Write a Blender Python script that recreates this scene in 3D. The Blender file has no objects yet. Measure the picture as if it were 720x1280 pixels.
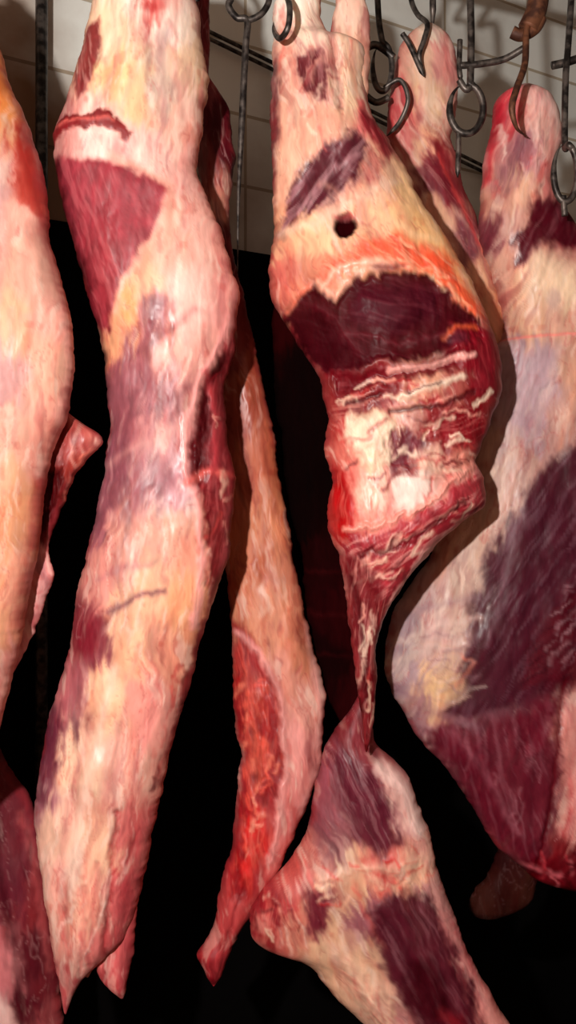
import bpy, math, random
import numpy as np
from mathutils import Vector, Matrix

CAM_D=1.6; K=0.00125; ZC=1.5
def W(u,v,y=0.0):
    s=(CAM_D+y)/CAM_D
    return ((u-360)*K*s, y, ZC-(v-640)*K*s)

# ---------------------------------------------------------------- noise
def _h(ix,iy,seed):
    a=(ix.astype(np.int64)*374761393+iy.astype(np.int64)*668265263+seed*1442695041)&0xffffffff
    a=((a^(a>>13))*1274126177)&0xffffffff
    a=((a^(a>>16))*2246822519)&0xffffffff
    a=a^(a>>15)
    return (a&0xffffff)/float(0xffffff)
def vn(x,y,seed=0):
    x=np.asarray(x,float); y=np.asarray(y,float)
    ix=np.floor(x); iy=np.floor(y); fx=x-ix; fy=y-iy
    fx=fx*fx*fx*(fx*(fx*6-15)+10); fy=fy*fy*fy*(fy*(fy*6-15)+10)
    a=_h(ix,iy,seed); b=_h(ix+1,iy,seed); c=_h(ix,iy+1,seed); d=_h(ix+1,iy+1,seed)
    return (a*(1-fx)+b*fx)*(1-fy)+(c*(1-fx)+d*fx)*fy*1.0
def fbm(x,y,seed=0,o=3):
    t=0;a=1;s=0
    for i in range(o):
        t=t+a*vn(x*2**i+i*17.3,y*2**i+i*9.1,seed+i*31); s+=a; a*=.55
    return t/s*2-1
def ss(a,b,x):
    t=np.clip((x-a)/(b-a+1e-9),0,1); return t*t*(3-2*t)
def lin(c):
    c=np.array(c,float)/255.
    return np.where(c<=0.04045,c/12.92,((c+0.055)/1.055)**2.4)

def seg_d(u,v,p,q):
    px,py=p;qx,qy=q
    dx,dy=qx-px,qy-py
    t=np.clip(((u-px)*dx+(v-py)*dy)/(dx*dx+dy*dy+1e-9),0,1)
    return np.hypot(u-px-t*dx,v-py-t*dy)
def poly_sd(u,v,pts):
    d=np.full(u.shape,1e9); ins=np.zeros(u.shape,bool)
    n=len(pts)
    for i in range(n):
        p=pts[i];q=pts[(i+1)%n]
        d=np.minimum(d,seg_d(u,v,p,q))
        c=((p[1]>v)!=(q[1]>v))
        xx=(q[0]-p[0])*(v-p[1])/((q[1]-p[1]) if q[1]!=p[1] else 1e-9)+p[0]
        ins^=(c&(u<xx))
    return np.where(ins,-d,d)
def line_d(u,v,pts):
    d=np.full(u.shape,1e9)
    for i in range(len(pts)-1): d=np.minimum(d,seg_d(u,v,pts[i],pts[i+1]))
    return d

def P(pts,c,a=1,f=6,h=0,st=None,wp=7): return dict(k='P',p=pts,c=c,a=a,f=f,h=h,st=st,wp=wp)
def L(pts,w,c,a=1,f=3,h=0,st=None,wp=5): return dict(k='L',p=pts,w=w,c=c,a=a,f=f,h=h,st=st,wp=wp)
def E(cu,cv,ru,rv,c,a=1,f=5,h=0,st=None,wp=5,ang=0):
    A=math.radians(ang);pts=[]
    for i in range(14):
        t=2*math.pi*i/14; x=ru*math.cos(t); y=rv*math.sin(t)
        pts.append((cu+x*math.cos(A)-y*math.sin(A),cv+x*math.sin(A)+y*math.cos(A)))
    return P(pts,c,a,f,h,st,wp)
def scatter(poly,n,ang,ln,wd,pal,seed,h=.002,a=.75,spread=18):
    """torn fibres and fat shreds scattered over a muscle area"""
    R=random.Random(seed); out=[]
    us=[p[0] for p in poly]; vs=[p[1] for p in poly]
    while len(out)<n:
        u=R.uniform(min(us),max(us)); v=R.uniform(min(vs),max(vs))
        if poly_sd(np.array([u]),np.array([v]),poly)[0]>-2: continue
        t=math.radians(ang+R.gauss(0,spread)); l=R.uniform(.4,1.3)*ln
        m=(u+R.gauss(0,3),v+R.gauss(0,3))
        out.append(L([(u-l*math.cos(t),v-l*math.sin(t)),m,(u+l*math.cos(t+.25),v+l*math.sin(t+.25))],R.uniform(.4,1.2)*wd,R.choice(pal),a*R.uniform(.6,1),R.uniform(1.8,3.5),R.choice([-1,1,1])*h*R.uniform(.3,1),None,6))
    return out

def paint(u,v,anch,feats,seed,flow=80,film=.5,gain=1.0):
    wx=fbm(u/38,v/50,seed,3); wy=fbm(u/38,v/50,seed+7,3)
    fx=fbm(u/9,v/14,seed+3,3); fy=fbm(u/9,v/14,seed+5,3)
    fl=math.radians(flow)
    bend=fbm(u/120,v/160,seed+50,2)*.5
    al=u*math.cos(fl)+v*math.sin(fl); ac=-u*math.sin(fl)+v*math.cos(fl)
    ac=ac+wx*12+bend*30
    s0=fbm(ac/5,al/60,seed+13,3)
    uw=u+wx*16+fx*6+s0*6; vw=v+wy*22+fy*8+s0*18
    A=np.array([(a[0],a[1]) for a in anch],float)
    C=np.array([lin(a[2]) for a in anch])
    num=np.zeros((u.size,3)); den=np.zeros(u.size)
    for i in range(len(A)):
        d2=(uw-A[i,0])**2+((vw-A[i,1])*.72)**2
        w=1/(d2+120)**2.6
        num+=w[:,None]*C[i]; den+=w
    col=num/den[:,None]
    s1=fbm(ac/6,al/80,seed+11,3); s2=fbm(ac/20,al/120,seed+12,2)
    m=np.clip(1+.16*s1+.24*s2,.6,1.4)
    col=col*m[:,None]
    r=fbm(ac/13,al/60,seed+21,4)+.5*fbm(u/40,v/60,seed+22,2)
    red=(ss(.10,.6,r)*film)[:,None]
    col=col*(1-red)+(col*np.array([.82,.46,.46]))*red
    rp=fbm(ac/9,al/46,seed+41,4)+.6*fbm(u/50,v/80,seed+42,2)
    pu=(ss(.20,.65,rp)*film*1.15)[:,None]
    col=col*(1-pu)+(col*np.array([.58,.38,.46]))*pu
    dk=min(1.0,film/.4)
    r2=fbm(ac/9,al/44,seed+23,4)
    ft=(ss(.16,.5,r2)*.40*dk)[:,None]
    lum=col.mean(1)[:,None]
    k=np.clip(.10+lum/.4,0,1)
    col=col*(1-ft*k)+lin((242,214,194))*ft*k
    rl=np.abs(fbm(ac/15,al/70,seed+31,3)); ln=(1-ss(.0,.05,rl))*ss(-.2,.3,fbm(u/50,v/50,seed+33,2))
    rl2=np.abs(fbm(ac/24,al/60,seed+35,4)); ln=np.maximum(ln,.8*(1-ss(.0,.04,rl2))*ss(0,.35,fbm(u/60,v/60,seed+36,2)))
    lum=col.mean(1)
    lc=np.where(lum[:,None]<.14,lin((190,134,132))[None,:],lin((176,70,72))[None,:])
    la=.40*dk*ln[:,None]
    col=col*(1-la)+lc*la
    sp=ss(.42,.7,fbm(u/9,v/16,seed+38,2)+.3*fbm(u/60,v/60,seed+39,2))*.4*dk
    col=col*(1-sp[:,None])+(col*np.array([.8,.34,.34]))*sp[:,None]
    h=.0005*s1-.0006*ln
    for i,f in enumerate(feats):
        wp=f['wp']/10.
        if f['k']=='L' and len(f['p'])<=4:
            us=[p[0] for p in f['p']]; vs=[p[1] for p in f['p']]; mg=f['w']+f['f']*3+18
            idx=np.nonzero((u>min(us)-mg)&(u<max(us)+mg)&(v>min(vs)-mg)&(v<max(vs)+mg))[0]
        else: idx=slice(None)
        ui,vi=u[idx],v[idx]
        if ui.size==0: continue
        wxi,wyi,fxi,fyi,s0i,s1i=wx[idx],wy[idx],fx[idx],fy[idx],s0[idx],s1[idx]
        uu=ui+(wxi*9+fxi*7+s0i*3)*wp; vv=vi+(wyi*9+fyi*7)*wp
        if f['k']=='P': d=poly_sd(uu,vv,f['p'])
        else: d=line_d(uu,vv,f['p'])-f['w']
        a=1-ss(-f['f'],f['f'],d)
        ag=1-ss(-f['f']*2.2,f['f']*1.0,d)
        h[idx]+=f['h']*ag
        if f['c'] is not None:
            aa=a*f['a']
            cc=lin(f['c'])[None,:]*np.ones((ui.size,1))
            cc=cc*np.clip(1+.25*s1i+.22*fxi,.5,1.6)[:,None]
            if f['st']:
                ang,fa,amt=f['st'][:3]
                t=math.radians(ang)
                p=ui*math.cos(t)+vi*math.sin(t); q=-ui*math.sin(t)+vi*math.cos(t)+wxi*6
                s=fbm(q/fa,p/(fa*10),seed+60+i,3)
                k=ss(-.05,.5,s)*amt
                h[idx]+=.0008*s*ag
                sc=lin(f['st'][3]) if len(f['st'])>3 else None
                if sc is None: aa=aa*(1-k)
                else: cc=cc*(1-k[:,None])+sc*k[:,None]
            col[idx]=col[idx]*(1-aa[:,None])+cc*aa[:,None]
    lum=(col@np.array([.3,.5,.2]))[:,None]
    col=lum+(col-lum)*1.08
    col=col*(.60+.40*ss(.02,.30,lum))
    col=col*np.array([1.0,.97,1.01])*gain
    return np.clip(col,0.001,.93),h

def smooth_prof(vs,pts,step,sig=5):
    pts=sorted(pts)
    y=np.interp(vs,[p[0] for p in pts],[p[1] for p in pts])
    n=max(1,int(sig*3/step)); k=np.exp(-.5*(np.arange(-n,n+1)*step/sig)**2); k/=k.sum()
    yp=np.concatenate([np.full(n,y[0]),y,np.full(n,y[-1])])
    return np.convolve(yp,k,'valid')

def loft(Lp,Rp,y0,T,anch,feats,seed,yo=None,step=2.2,nf=150,nb=40,rag=2.0,lump=1.0,pw=2.3,flow=84,cap=26,sig=5,film=.5,gain=1.0,edge=.55):
    v0=max(min(p[0] for p in Lp),min(p[0] for p in Rp)); v1=min(max(p[0] for p in Lp),max(p[0] for p in Rp))
    nv=int((v1-v0)/step)+1
    vs=np.linspace(v0,v1,nv)
    l=smooth_prof(vs,Lp,step,sig); r=smooth_prof(vs,Rp,step,sig)
    nl=(fbm(vs/50,vs*0,seed+1,2)*1.8+fbm(vs/11,vs*0,seed+4,4)*1.1)*rag; nr=(fbm(vs/50,vs*0+5,seed+2,2)*1.8+fbm(vs/11,vs*0+5,seed+5,4)*1.1)*rag
    r=np.maximum(r,l+1.5)
    de=np.minimum(vs-v0,v1-vs)
    cp=np.sqrt(np.clip(1-(1-np.clip(de/cap,0,1))**2,0,1))*.97+.03
    cx=(l+r)/2; hw=(r-l)/2*(.25+.75*cp)
    s=(CAM_D+y0)/CAM_D
    hww=hw*K*s
    th=T*(1-np.exp(-hww*1.35/T))*cp
    tf=np.linspace(0,math.pi,nf)
    tb=np.linspace(math.pi,2*math.pi,nb+2)[1:-1]
    t=np.concatenate([tf,tb]); n=len(t)
    c=-np.cos(t); sn=np.sin(t)
    X=np.sign(c)*np.abs(c)**(2/pw*1.0); Yf=np.sign(sn)*np.abs(sn)**(2/pw)
    U=cx[:,None]+hw[:,None]*X[None,:]
    U=U+np.where(X[None,:]>0,nr[:,None],nl[:,None])*(np.abs(X)**6)[None,:]*np.clip(hw/20,0,1)[:,None]
    V=np.repeat(vs[:,None],n,1)
    front=np.clip(sn,0,1)[None,:]*np.ones((nv,1))
    yc=y0+(smooth_prof(vs,yo,step,20) if yo else 0)
    Y=(np.ones(nv)*yc)[:,None]-th[:,None]*Yf[None,:]
    u=U.ravel(); v=V.ravel()
    col,h=paint(u,v,anch,feats,seed,flow,film,gain)
    # bloody trimmed margins
    side=np.where(X>0,1,0)[None,:]*np.ones((nv,1)); de_=(1-np.abs(X))[None,:]*hw[:,None]
    nz=fbm(v/26,side.ravel()*9+u/60,seed+70,3)+.4*fbm(u/5,v/9,seed+71,2)
    ea=(1-ss(1.5,7.0+7*np.clip(nz,0,1),de_.ravel()))*ss(-.15,.35,nz)*edge
    col=col*(1-ea[:,None])+lin((150,34,42))*ea[:,None]
    hh=h+lump*(.0078*fbm(u/46,v/80,seed+90,2)+.0024*fbm(u/19,v/48,seed+91,3)+.0005*fbm(u/6,v/16,seed+92,2))
    hh=hh*cp.repeat(n)*np.clip(hww.repeat(n)/.03,0,1)
    fr=front.ravel()**.5
    Y=Y.ravel()-hh*fr
    bk=(np.clip(-sn,0,1)[None,:]*np.ones((nv,1))).ravel()
    Y=Y+bk*lump*.006*fbm(u/40,v/60,seed+95,3)
    x=(u-360)*K*s; z=ZC-(v-640)*K*s
    co=np.stack([x,Y,z],1)
    i=np.arange(nv-1)[:,None]; j=np.arange(n)[None,:]; j2=(j+1)%n
    q=np.stack([i*n+j,(i+1)*n+j,(i+1)*n+j2,i*n+j2],-1).reshape(-1,4)
    caps=[list(range(n)),list(range((nv-1)*n,nv*n))[::-1]]
    return co,q,caps,col
def flap(pts,y,anch,feats,seed,T=.02,flow=88):
    return loft([(p[0],p[1]) for p in pts],[(p[0],p[2]) for p in pts],y,T,anch,feats,seed,nf=60,nb=18,rag=2.6,cap=14,sig=3,lump=.7,flow=flow)

def make_mesh(name,parts,mat):
    V=[];F=[];C=[];off=0
    for co,q,caps,col in parts:
        V.append(co);C.append(col)
        F+= (q+off).tolist(); F+=[[a+off for a in c] for c in caps]
        off+=len(co)
    V=np.concatenate(V);C=np.concatenate(C)
    me=bpy.data.meshes.new(name)
    me.from_pydata(V.tolist(),[],F); me.update()
    at=me.color_attributes.new('Tissue','FLOAT_COLOR','POINT')
    at.data.foreach_set('color',np.concatenate([C,np.ones((len(C),1))],1).astype(np.float32).ravel())
    me.polygons.foreach_set('use_smooth',[True]*len(me.polygons))
    me.materials.append(mat)
    ob=bpy.data.objects.new(name,me); bpy.context.collection.objects.link(ob)
    return ob

# ---------------------------------------------------------------- materials
def newmat(n):
    m=bpy.data.materials.new(n); m.use_nodes=True
    nt=m.node_tree; b=nt.nodes['Principled BSDF']
    return m,nt,b
def flesh():
    m,nt,b=newmat('raw_flesh_and_fat'); N=nt.nodes; K_=nt.links.new
    at=N.new('ShaderNodeAttribute'); at.attribute_name='Tissue'
    tc=N.new('ShaderNodeTexCoord')
    mp=N.new('ShaderNodeMapping'); mp.inputs['Scale'].default_value=(1,1,.25)
    K_(tc.outputs['Object'],mp.inputs['Vector'])
    n1=N.new('ShaderNodeTexNoise'); n1.inputs['Scale'].default_value=80; n1.inputs['Detail'].default_value=3; n1.inputs['Distortion'].default_value=.8
    K_(mp.outputs[0],n1.inputs['Vector'])
    r1=N.new('ShaderNodeMapRange'); r1.inputs[1].default_value=.3; r1.inputs[2].default_value=.7; r1.inputs[3].default_value=.9; r1.inputs[4].default_value=1.1
    K_(n1.outputs[0],r1.inputs[0])
    mul=N.new('ShaderNodeVectorMath'); mul.operation='SCALE'
    K_(at.outputs['Color'],mul.inputs[0]); K_(r1.outputs[0],mul.inputs['Scale'])
    K_(mul.outputs[0],b.inputs['Base Color'])
    n2=N.new('ShaderNodeTexNoise'); n2.inputs['Scale'].default_value=26; n2.inputs['Detail'].default_value=3
    K_(mp.outputs[0],n2.inputs['Vector'])
    r2=N.new('ShaderNodeMapRange'); r2.inputs[1].default_value=.36; r2.inputs[2].default_value=.62; r2.inputs[3].default_value=.38; r2.inputs[4].default_value=.68
    K_(n2.outputs[0],r2.inputs[0]); K_(r2.outputs[0],b.inputs['Roughness'])
    bp=N.new('ShaderNodeBump'); bp.inputs['Strength'].default_value=.17; bp.inputs['Distance'].default_value=.003
    K_(n1.outputs[0],bp.inputs['Height']); K_(bp.outputs[0],b.inputs['Normal'])
    r3=N.new('ShaderNodeMapRange'); r3.inputs[1].default_value=.008; r3.inputs[2].default_value=.10; r3.inputs[3].default_value=.0; r3.inputs[4].default_value=.42
    K_(at.outputs['Fac'],r3.inputs[0]); K_(r3.outputs[0],b.inputs['Specular IOR Level'])
    b.inputs['Subsurface Weight'].default_value=.1
    b.inputs['Subsurface Radius'].default_value=(1,.3,.2); b.inputs['Subsurface Scale'].default_value=.005
    return m
def metal(name,c1,c2,rough=.4,met=.85):
    m,nt,b=newmat(name); N=nt.nodes
    n=N.new('ShaderNodeTexNoise'); n.inputs['Scale'].default_value=60; n.inputs['Detail'].default_value=4
    r=N.new('ShaderNodeValToRGB'); r.color_ramp.elements[0].position=.4; r.color_ramp.elements[1].position=.62
    r.color_ramp.elements[0].color=(*lin(c1),1); r.color_ramp.elements[1].color=(*lin(c2),1)
    tc=N.new('ShaderNodeTexCoord'); nt.links.new(tc.outputs['Object'],n.inputs['Vector'])
    nt.links.new(n.outputs[0],r.inputs[0]); nt.links.new(r.outputs[0],b.inputs['Base Color'])
    b.inputs['Roughness'].default_value=rough; b.inputs['Metallic'].default_value=met
    bp=N.new('ShaderNodeBump'); bp.inputs['Strength'].default_value=.3; bp.inputs['Distance'].default_value=.002
    nt.links.new(n.outputs[0],bp.inputs['Height']); nt.links.new(bp.outputs[0],b.inputs['Normal'])
    return m
def tiles(name,c1,c2,grout,w=.2,h=.1,rough=.4):
    m,nt,b=newmat(name); N=nt.nodes; K_=nt.links.new
    tc=N.new('ShaderNodeTexCoord')
    sp=N.new('ShaderNodeSeparateXYZ'); cb=N.new('ShaderNodeCombineXYZ')
    K_(tc.outputs['Object'],sp.inputs[0]); K_(sp.outputs[0],cb.inputs[0]); K_(sp.outputs[2],cb.inputs[1])
    br=N.new('ShaderNodeTexBrick'); br.inputs['Scale'].default_value=1
    br.inputs['Brick Width'].default_value=w; br.inputs['Row Height'].default_value=h
    br.inputs['Mortar Size'].default_value=.004; br.offset=0
    br.inputs['Color1'].default_value=(*lin(c1),1); br.inputs['Color2'].default_value=(*lin(c2),1); br.inputs['Mortar'].default_value=(*lin(grout),1)
    K_(cb.outputs[0],br.inputs['Vector'])
    n=N.new('ShaderNodeTexNoise'); n.inputs['Scale'].default_value=3.2; n.inputs['Detail'].default_value=6
    K_(tc.outputs['Object'],n.inputs['Vector'])
    zr=N.new('ShaderNodeMapRange'); zr.inputs[1].default_value=2.05; zr.inputs[2].default_value=2.42; zr.inputs[3].default_value=-.34; zr.inputs[4].default_value=.08  # browning towards the bottom paints in the shaded part of the wall
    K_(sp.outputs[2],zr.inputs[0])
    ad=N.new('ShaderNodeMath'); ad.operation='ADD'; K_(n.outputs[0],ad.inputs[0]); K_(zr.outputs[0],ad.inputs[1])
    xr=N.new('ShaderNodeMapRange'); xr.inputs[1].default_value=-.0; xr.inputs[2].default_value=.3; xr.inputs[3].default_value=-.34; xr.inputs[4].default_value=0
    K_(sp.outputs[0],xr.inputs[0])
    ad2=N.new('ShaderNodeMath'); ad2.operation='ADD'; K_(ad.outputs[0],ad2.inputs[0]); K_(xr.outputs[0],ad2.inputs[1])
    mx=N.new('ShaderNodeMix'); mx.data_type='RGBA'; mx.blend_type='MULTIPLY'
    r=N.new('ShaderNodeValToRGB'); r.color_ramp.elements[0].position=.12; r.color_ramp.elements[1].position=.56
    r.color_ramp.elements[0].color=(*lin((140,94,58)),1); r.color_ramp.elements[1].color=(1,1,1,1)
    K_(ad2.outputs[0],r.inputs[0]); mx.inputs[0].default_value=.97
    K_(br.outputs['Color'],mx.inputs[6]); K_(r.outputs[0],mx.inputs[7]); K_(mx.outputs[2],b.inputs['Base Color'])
    bp=N.new('ShaderNodeBump'); bp.inputs['Strength'].default_value=.4; bp.inputs['Distance'].default_value=.003; bp.invert=True
    K_(br.outputs['Fac'],bp.inputs['Height']); K_(bp.outputs[0],b.inputs['Normal'])
    b.inputs['Roughness'].default_value=rough
    return m
def plain(name,c1,c2,rough=.8,sc=6):
    m,nt,b=newmat(name); N=nt.nodes
    n=N.new('ShaderNodeTexNoise'); n.inputs['Scale'].default_value=sc; n.inputs['Detail'].default_value=6
    tc=N.new('ShaderNodeTexCoord'); nt.links.new(tc.outputs['Object'],n.inputs['Vector'])
    r=N.new('ShaderNodeValToRGB'); r.color_ramp.elements[0].position=.35; r.color_ramp.elements[1].position=.65
    r.color_ramp.elements[0].color=(*lin(c1),1); r.color_ramp.elements[1].color=(*lin(c2),1)
    nt.links.new(n.outputs[0],r.inputs[0]); nt.links.new(r.outputs[0],b.inputs['Base Color'])
    b.inputs['Roughness'].default_value=rough; b.inputs['Specular IOR Level'].default_value=.05
    return m
M_FL=flesh()
M_ST=metal('worn_dark_steel',(40,34,32),(104,94,88),.45,.6)
M_RU=metal('rusty_steel',(70,38,26),(120,74,50),.6,.4)
M_TILE=tiles('glazed_wall_tile',(244,242,234),(236,234,226),(190,174,152),.3,.16)
M_DARK=plain('gap_shade_black',(5,3,3),(8,6,6),.95)  # near-black colour standing in for shade between the carcasses
M_CEIL=plain('ceiling_plaster',(90,84,78),(110,104,96),.9)

# ---------------------------------------------------------------- carcasses
cream=(230,194,160); pinkc=(228,170,150); wh=(244,226,208)
FATP=[(240,214,188),(232,190,168),(226,160,142),(238,204,176)]
REDP=[(140,24,34),(170,44,50),(110,18,28),(196,70,66)]

# B : second carcass
B_anch=[(180,15,wh),(192,32,(200,90,85)),(150,60,cream),(150,110,(230,196,146)),(215,60,wh),(205,120,(205,176,156)),(175,140,(230,190,146)),(240,90,cream),(240,170,pinkc),
 (130,185,(240,204,190)),(180,215,(234,188,174)),(90,185,(215,146,136)),(240,240,(234,178,164)),(255,300,(232,174,158)),(225,300,(226,170,148)),(285,380,(226,152,140)),(250,360,(228,174,156)),
 (165,390,(224,164,112)),(190,370,(228,178,144)),(150,430,(215,152,116)),(205,400,(170,106,106)),(225,430,(222,166,148)),(180,480,(158,94,98)),(240,460,(218,154,140)),(150,500,(154,88,94)),
 (205,520,(190,130,124)),(150,580,(148,86,96)),(190,590,(186,130,126)),(225,600,(192,142,142)),(130,640,(158,92,98)),(165,660,(205,142,126)),(215,670,(220,162,140)),(245,680,(224,154,130)),
 (135,710,(198,130,118)),(190,730,(226,174,140)),(240,760,(224,156,118)),(120,790,(146,54,66)),(165,800,(224,174,138)),(210,810,(222,158,132)),(95,850,(172,100,100)),(140,860,(230,182,146)),(195,880,(217,144,130)),
 (75,920,(124,54,70)),(110,940,(232,192,162)),(160,950,(226,170,150)),(65,980,(160,100,108)),(90,1030,(224,178,154)),(140,1040,(230,182,152)),(178,1030,(206,114,106)),(75,1100,(224,170,152)),(115,1120,(230,174,150)),(160,1110,(205,102,100)),
 (95,1180,(228,166,150)),(130,1180,(212,118,112)),(155,1190,(200,90,90)),(85,1240,(205,100,100)),(145,1230,(196,84,86))]
B_in=[(300,420),(285,440),(262,500),(252,560),(256,610),(268,650),(264,720),(252,790),(262,780),(290,680),(298,600)]
B_feats=[
 P([(112,45),(128,40),(134,85),(118,130),(100,140),(92,110)],(140,34,42),.95,5,.003,(80,3,.35,(200,150,140))),
 P([(150,20),(165,15),(160,60),(140,100),(132,90)],(238,214,184),.7,7),
 L([(160,70),(150,110),(130,150)],3,(170,120,116),.5,5),
 L([(182,60),(176,110),(160,160)],3,(206,150,130),.5,5), L([(215,50),(206,100),(212,170)],4,(170,130,124),.5,6),
 E(205,90,8,26,(190,150,140),.6,7), E(192,34,10,8,(190,60,60),.7,5), E(172,12,8,5,(200,80,76),.6,4),
 L([(225,20),(222,90),(232,160)],3,(214,150,136),.6,5),
 P([(66,178),(90,160),(135,158),(180,190),(175,198),(130,180),(95,180),(72,195)],(138,20,28),.95,3,.004,None,10),
 L([(76,172),(110,166),(150,172)],2,(220,110,100),.6,3,.002),
 P([(66,205),(110,214),(160,222),(222,252),(200,300),(172,345),(148,395),(136,430),(118,400),(96,330),(76,260)],(156,44,58),.97,6,.004,(70,4,.35,(196,100,104))),
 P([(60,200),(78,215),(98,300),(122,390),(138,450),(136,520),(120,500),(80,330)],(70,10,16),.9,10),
 L([(150,215),(222,250),(205,300),(170,352),(150,400)],3,(228,168,146),.7,6),
 P([(190,380),(225,385),(215,420),(170,470),(150,470),(165,430)],(150,80,88),.75,12,-.001,(110,4,.5)),
 P([(215,350),(262,340),(280,400),(240,440),(225,410)],(232,176,164),.5,14,.003),
 P([(150,470),(225,460),(235,520),(180,560),(140,560)],(148,80,88),.65,16,0,(115,4,.6)),
 P([(125,580),(180,560),(235,590),(225,640),(150,650),(115,680)],(150,86,96),.65,16,0,(120,5,.6)),
 L([(250,395),(210,430),(165,455),(145,470)],4,(140,72,80),.55,7,-.001),
 L([(240,490),(205,512),(165,525),(140,545)],4,(138,68,78),.5,8,-.001), L([(236,530),(200,556),(160,568),(130,590)],4,(222,172,156),.25,9,.001),
 L([(236,590),(200,610),(160,622),(118,650)],5,(142,76,86),.5,8,-.001), 
 L([(148,760),(175,742),(210,735)],3.5,(126,60,74),.85,5), L([(130,720),(160,705),(200,700)],3,(160,96,104),.5,6),
 P([(112,765),(140,758),(140,800),(112,825),(100,805)],(140,34,48),.85,11), P([(100,820),(128,810),(110,880),(84,900)],(150,70,80),.55,10),
 P([(62,880),(90,870),(86,940),(70,1000),(50,990)],(118,44,62),.75,10,0,(95,4,.5)),
 L([(150,830),(130,920),(110,1010),(100,1100)],5,(240,204,184),.5,8,.003), L([(205,850),(180,940),(160,1040)],4,(206,112,108),.5,7,-.002),
 L([(120,900),(96,1000),(84,1100)],3,(196,110,108),.4,6), L([(180,800),(160,900),(140,1000)],3,(200,120,112),.4,6),
 P([(302,395),(290,420),(272,464),(254,500),(242,550),(246,604),(262,640),(262,720),(250,790),(233,860),(214,950),(222,960),(245,870),(268,790),(292,700),(305,600),(300,480)],(136,26,36),.95,5,-.008,(95,3,.4,(186,84,84))),
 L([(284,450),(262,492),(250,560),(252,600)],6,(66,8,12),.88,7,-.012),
 L([(294,392),(282,430),(258,474),(238,530),(238,590),(254,634),(256,700),(246,780)],4,(234,158,150),.8,4,.004),
 L([(240,604),(262,592),(294,596)],4,(216,100,92),.8,5,.004),
 L([(290,610),(282,700),(266,780)],3,(190,86,88),.6,4),
 P([(165,1040),(185,980),(190,1040),(175,1120),(160,1180),(150,1140)],(180,66,72),.6,10,-.003,(85,3,.5)),
 L([(158,1000),(146,1090),(136,1180),(130,1220)],3,(160,44,50),.8,5,-.012), L([(132,1060),(124,1130),(118,1190)],2,(196,90,90),.6,5,-.004),
 L([(118,1090),(110,1160),(102,1225)],2,(190,76,76),.6,5,-.006), L([(88,1120),(92,1180),(86,1240)],2,(196,84,82),.5,5,-.003),
 L([(262,470),(272,520),(268,590)],4,(190,66,72),.7,5,.003),
]+scatter(B_in,16,100,14,2,FATP[2:]+REDP,201,.002,.6)+scatter([(60,1080),(180,1040),(165,1200),(85,1240)],22,96,26,1.6,[(196,80,80),(238,200,184),(180,60,66),(240,206,190)],202,.002,.5,8)\
 +scatter([(95,20),(240,20),(250,150),(90,150)],20,80,18,1.6,[(196,90,86),(240,220,196),(176,120,112)],203,.001,.45,14)\
 +scatter([(232,800),(245,830),(222,940),(200,1000),(190,980),(215,880)],14,100,16,2,REDP,204,.001,.6,8)
B_L=[(-60,125),(0,116),(50,107),(100,94),(150,76),(175,66),(210,68),(300,90),(380,112),(450,134),(540,138),(620,124),(700,106),(800,90),(880,68),(950,50),(1020,42),(1100,52),(1160,64),(1200,71),(1230,76),(1250,78),(1268,80)]
B_R=[(-60,225),(0,244),(50,252),(100,258),(180,250),(215,245),(235,252),(290,276),(370,299),(440,292),(480,280),(560,285),(600,296),(650,292),(700,282),(750,266),(800,250),(850,238),(900,222),(1000,200),(1080,184),(1130,172),(1170,160),(1196,132),(1210,118),(1226,102),(1246,90),(1268,83)]
B=make_mesh('beef_carcass',[loft(B_L,B_R,0.0,.085,B_anch,B_feats,5,flow=95,cap=14,rag=2.0,film=.45),
   flap([(1040,130,178),(1130,126,170),(1180,124,167),(1205,122,163),(1225,128,160),(1240,142,158),(1249,150,155)],.0,B_anch,B_feats,103,.03),
   flap([(1150,98,122),(1190,99,121),(1206,103,118),(1222,106,112)],.0,B_anch,B_feats,104,.02)],M_FL)

# A : left carcass
A_anch=[(5,100,(196,116,62)),(20,150,(206,126,72)),(42,200,(176,56,44)),(48,240,(180,76,64)),(10,190,(200,146,112)),(10,250,(190,146,136)),(30,290,(214,160,142)),(55,330,(220,164,144)),(15,350,(205,156,132)),(20,410,(218,168,134)),(72,400,(224,162,144)),
 (65,470,(222,166,142)),(20,480,(196,144,136)),(30,540,(214,160,138)),(60,560,(216,146,128)),(10,600,(214,156,124)),(35,640,(216,148,110)),(10,700,(208,146,110)),(30,720,(220,160,132)),(5,790,(212,150,116)),(20,830,(222,160,148)),(5,880,(218,146,134)),(-40,300,(205,150,128)),(-40,600,(205,146,118)),(-40,900,(205,136,122))]
A_feats=[P([(30,170),(52,190),(62,230),(56,290),(46,250),(34,210)],(166,36,34),.75,9),
 E(5,470,16,60,(176,126,126),.5,14), L([(88,380),(90,470),(78,540),(56,590)],4,(232,164,150),.7,5,.004),
 L([(56,600),(48,660),(42,720)],3,(196,80,72),.6,5), L([(30,400),(26,470),(40,520)],3,(190,130,124),.4,6), L([(10,240),(20,330),(12,420)],4,(180,126,124),.5,8),L([(50,620),(30,740),(8,860)],4,(214,130,112),.5,7)]
A_L=[(-60,-150),(80,-160),(200,-190),(400,-210),(700,-190),(900,-140),(1000,-80)]
A_R=[(-60,-40),(0,-25),(80,5),(110,16),(150,32),(220,54),(300,60),(350,76),(400,90),(460,93),(520,84),(570,62),(620,52),(690,46),(740,36),(800,24),(870,8),(930,-6),(1000,-60)]
A2_L=[(500,60),(535,80),(560,56),(600,46),(680,30),(720,20),(780,10),(860,-4)]
A2_R=[(500,66),(530,104),(540,122),(550,136),(560,122),(580,104),(600,92),(640,74),(680,58),(700,58),(720,68),(750,54),(790,42),(840,18),(860,6)]
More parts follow.
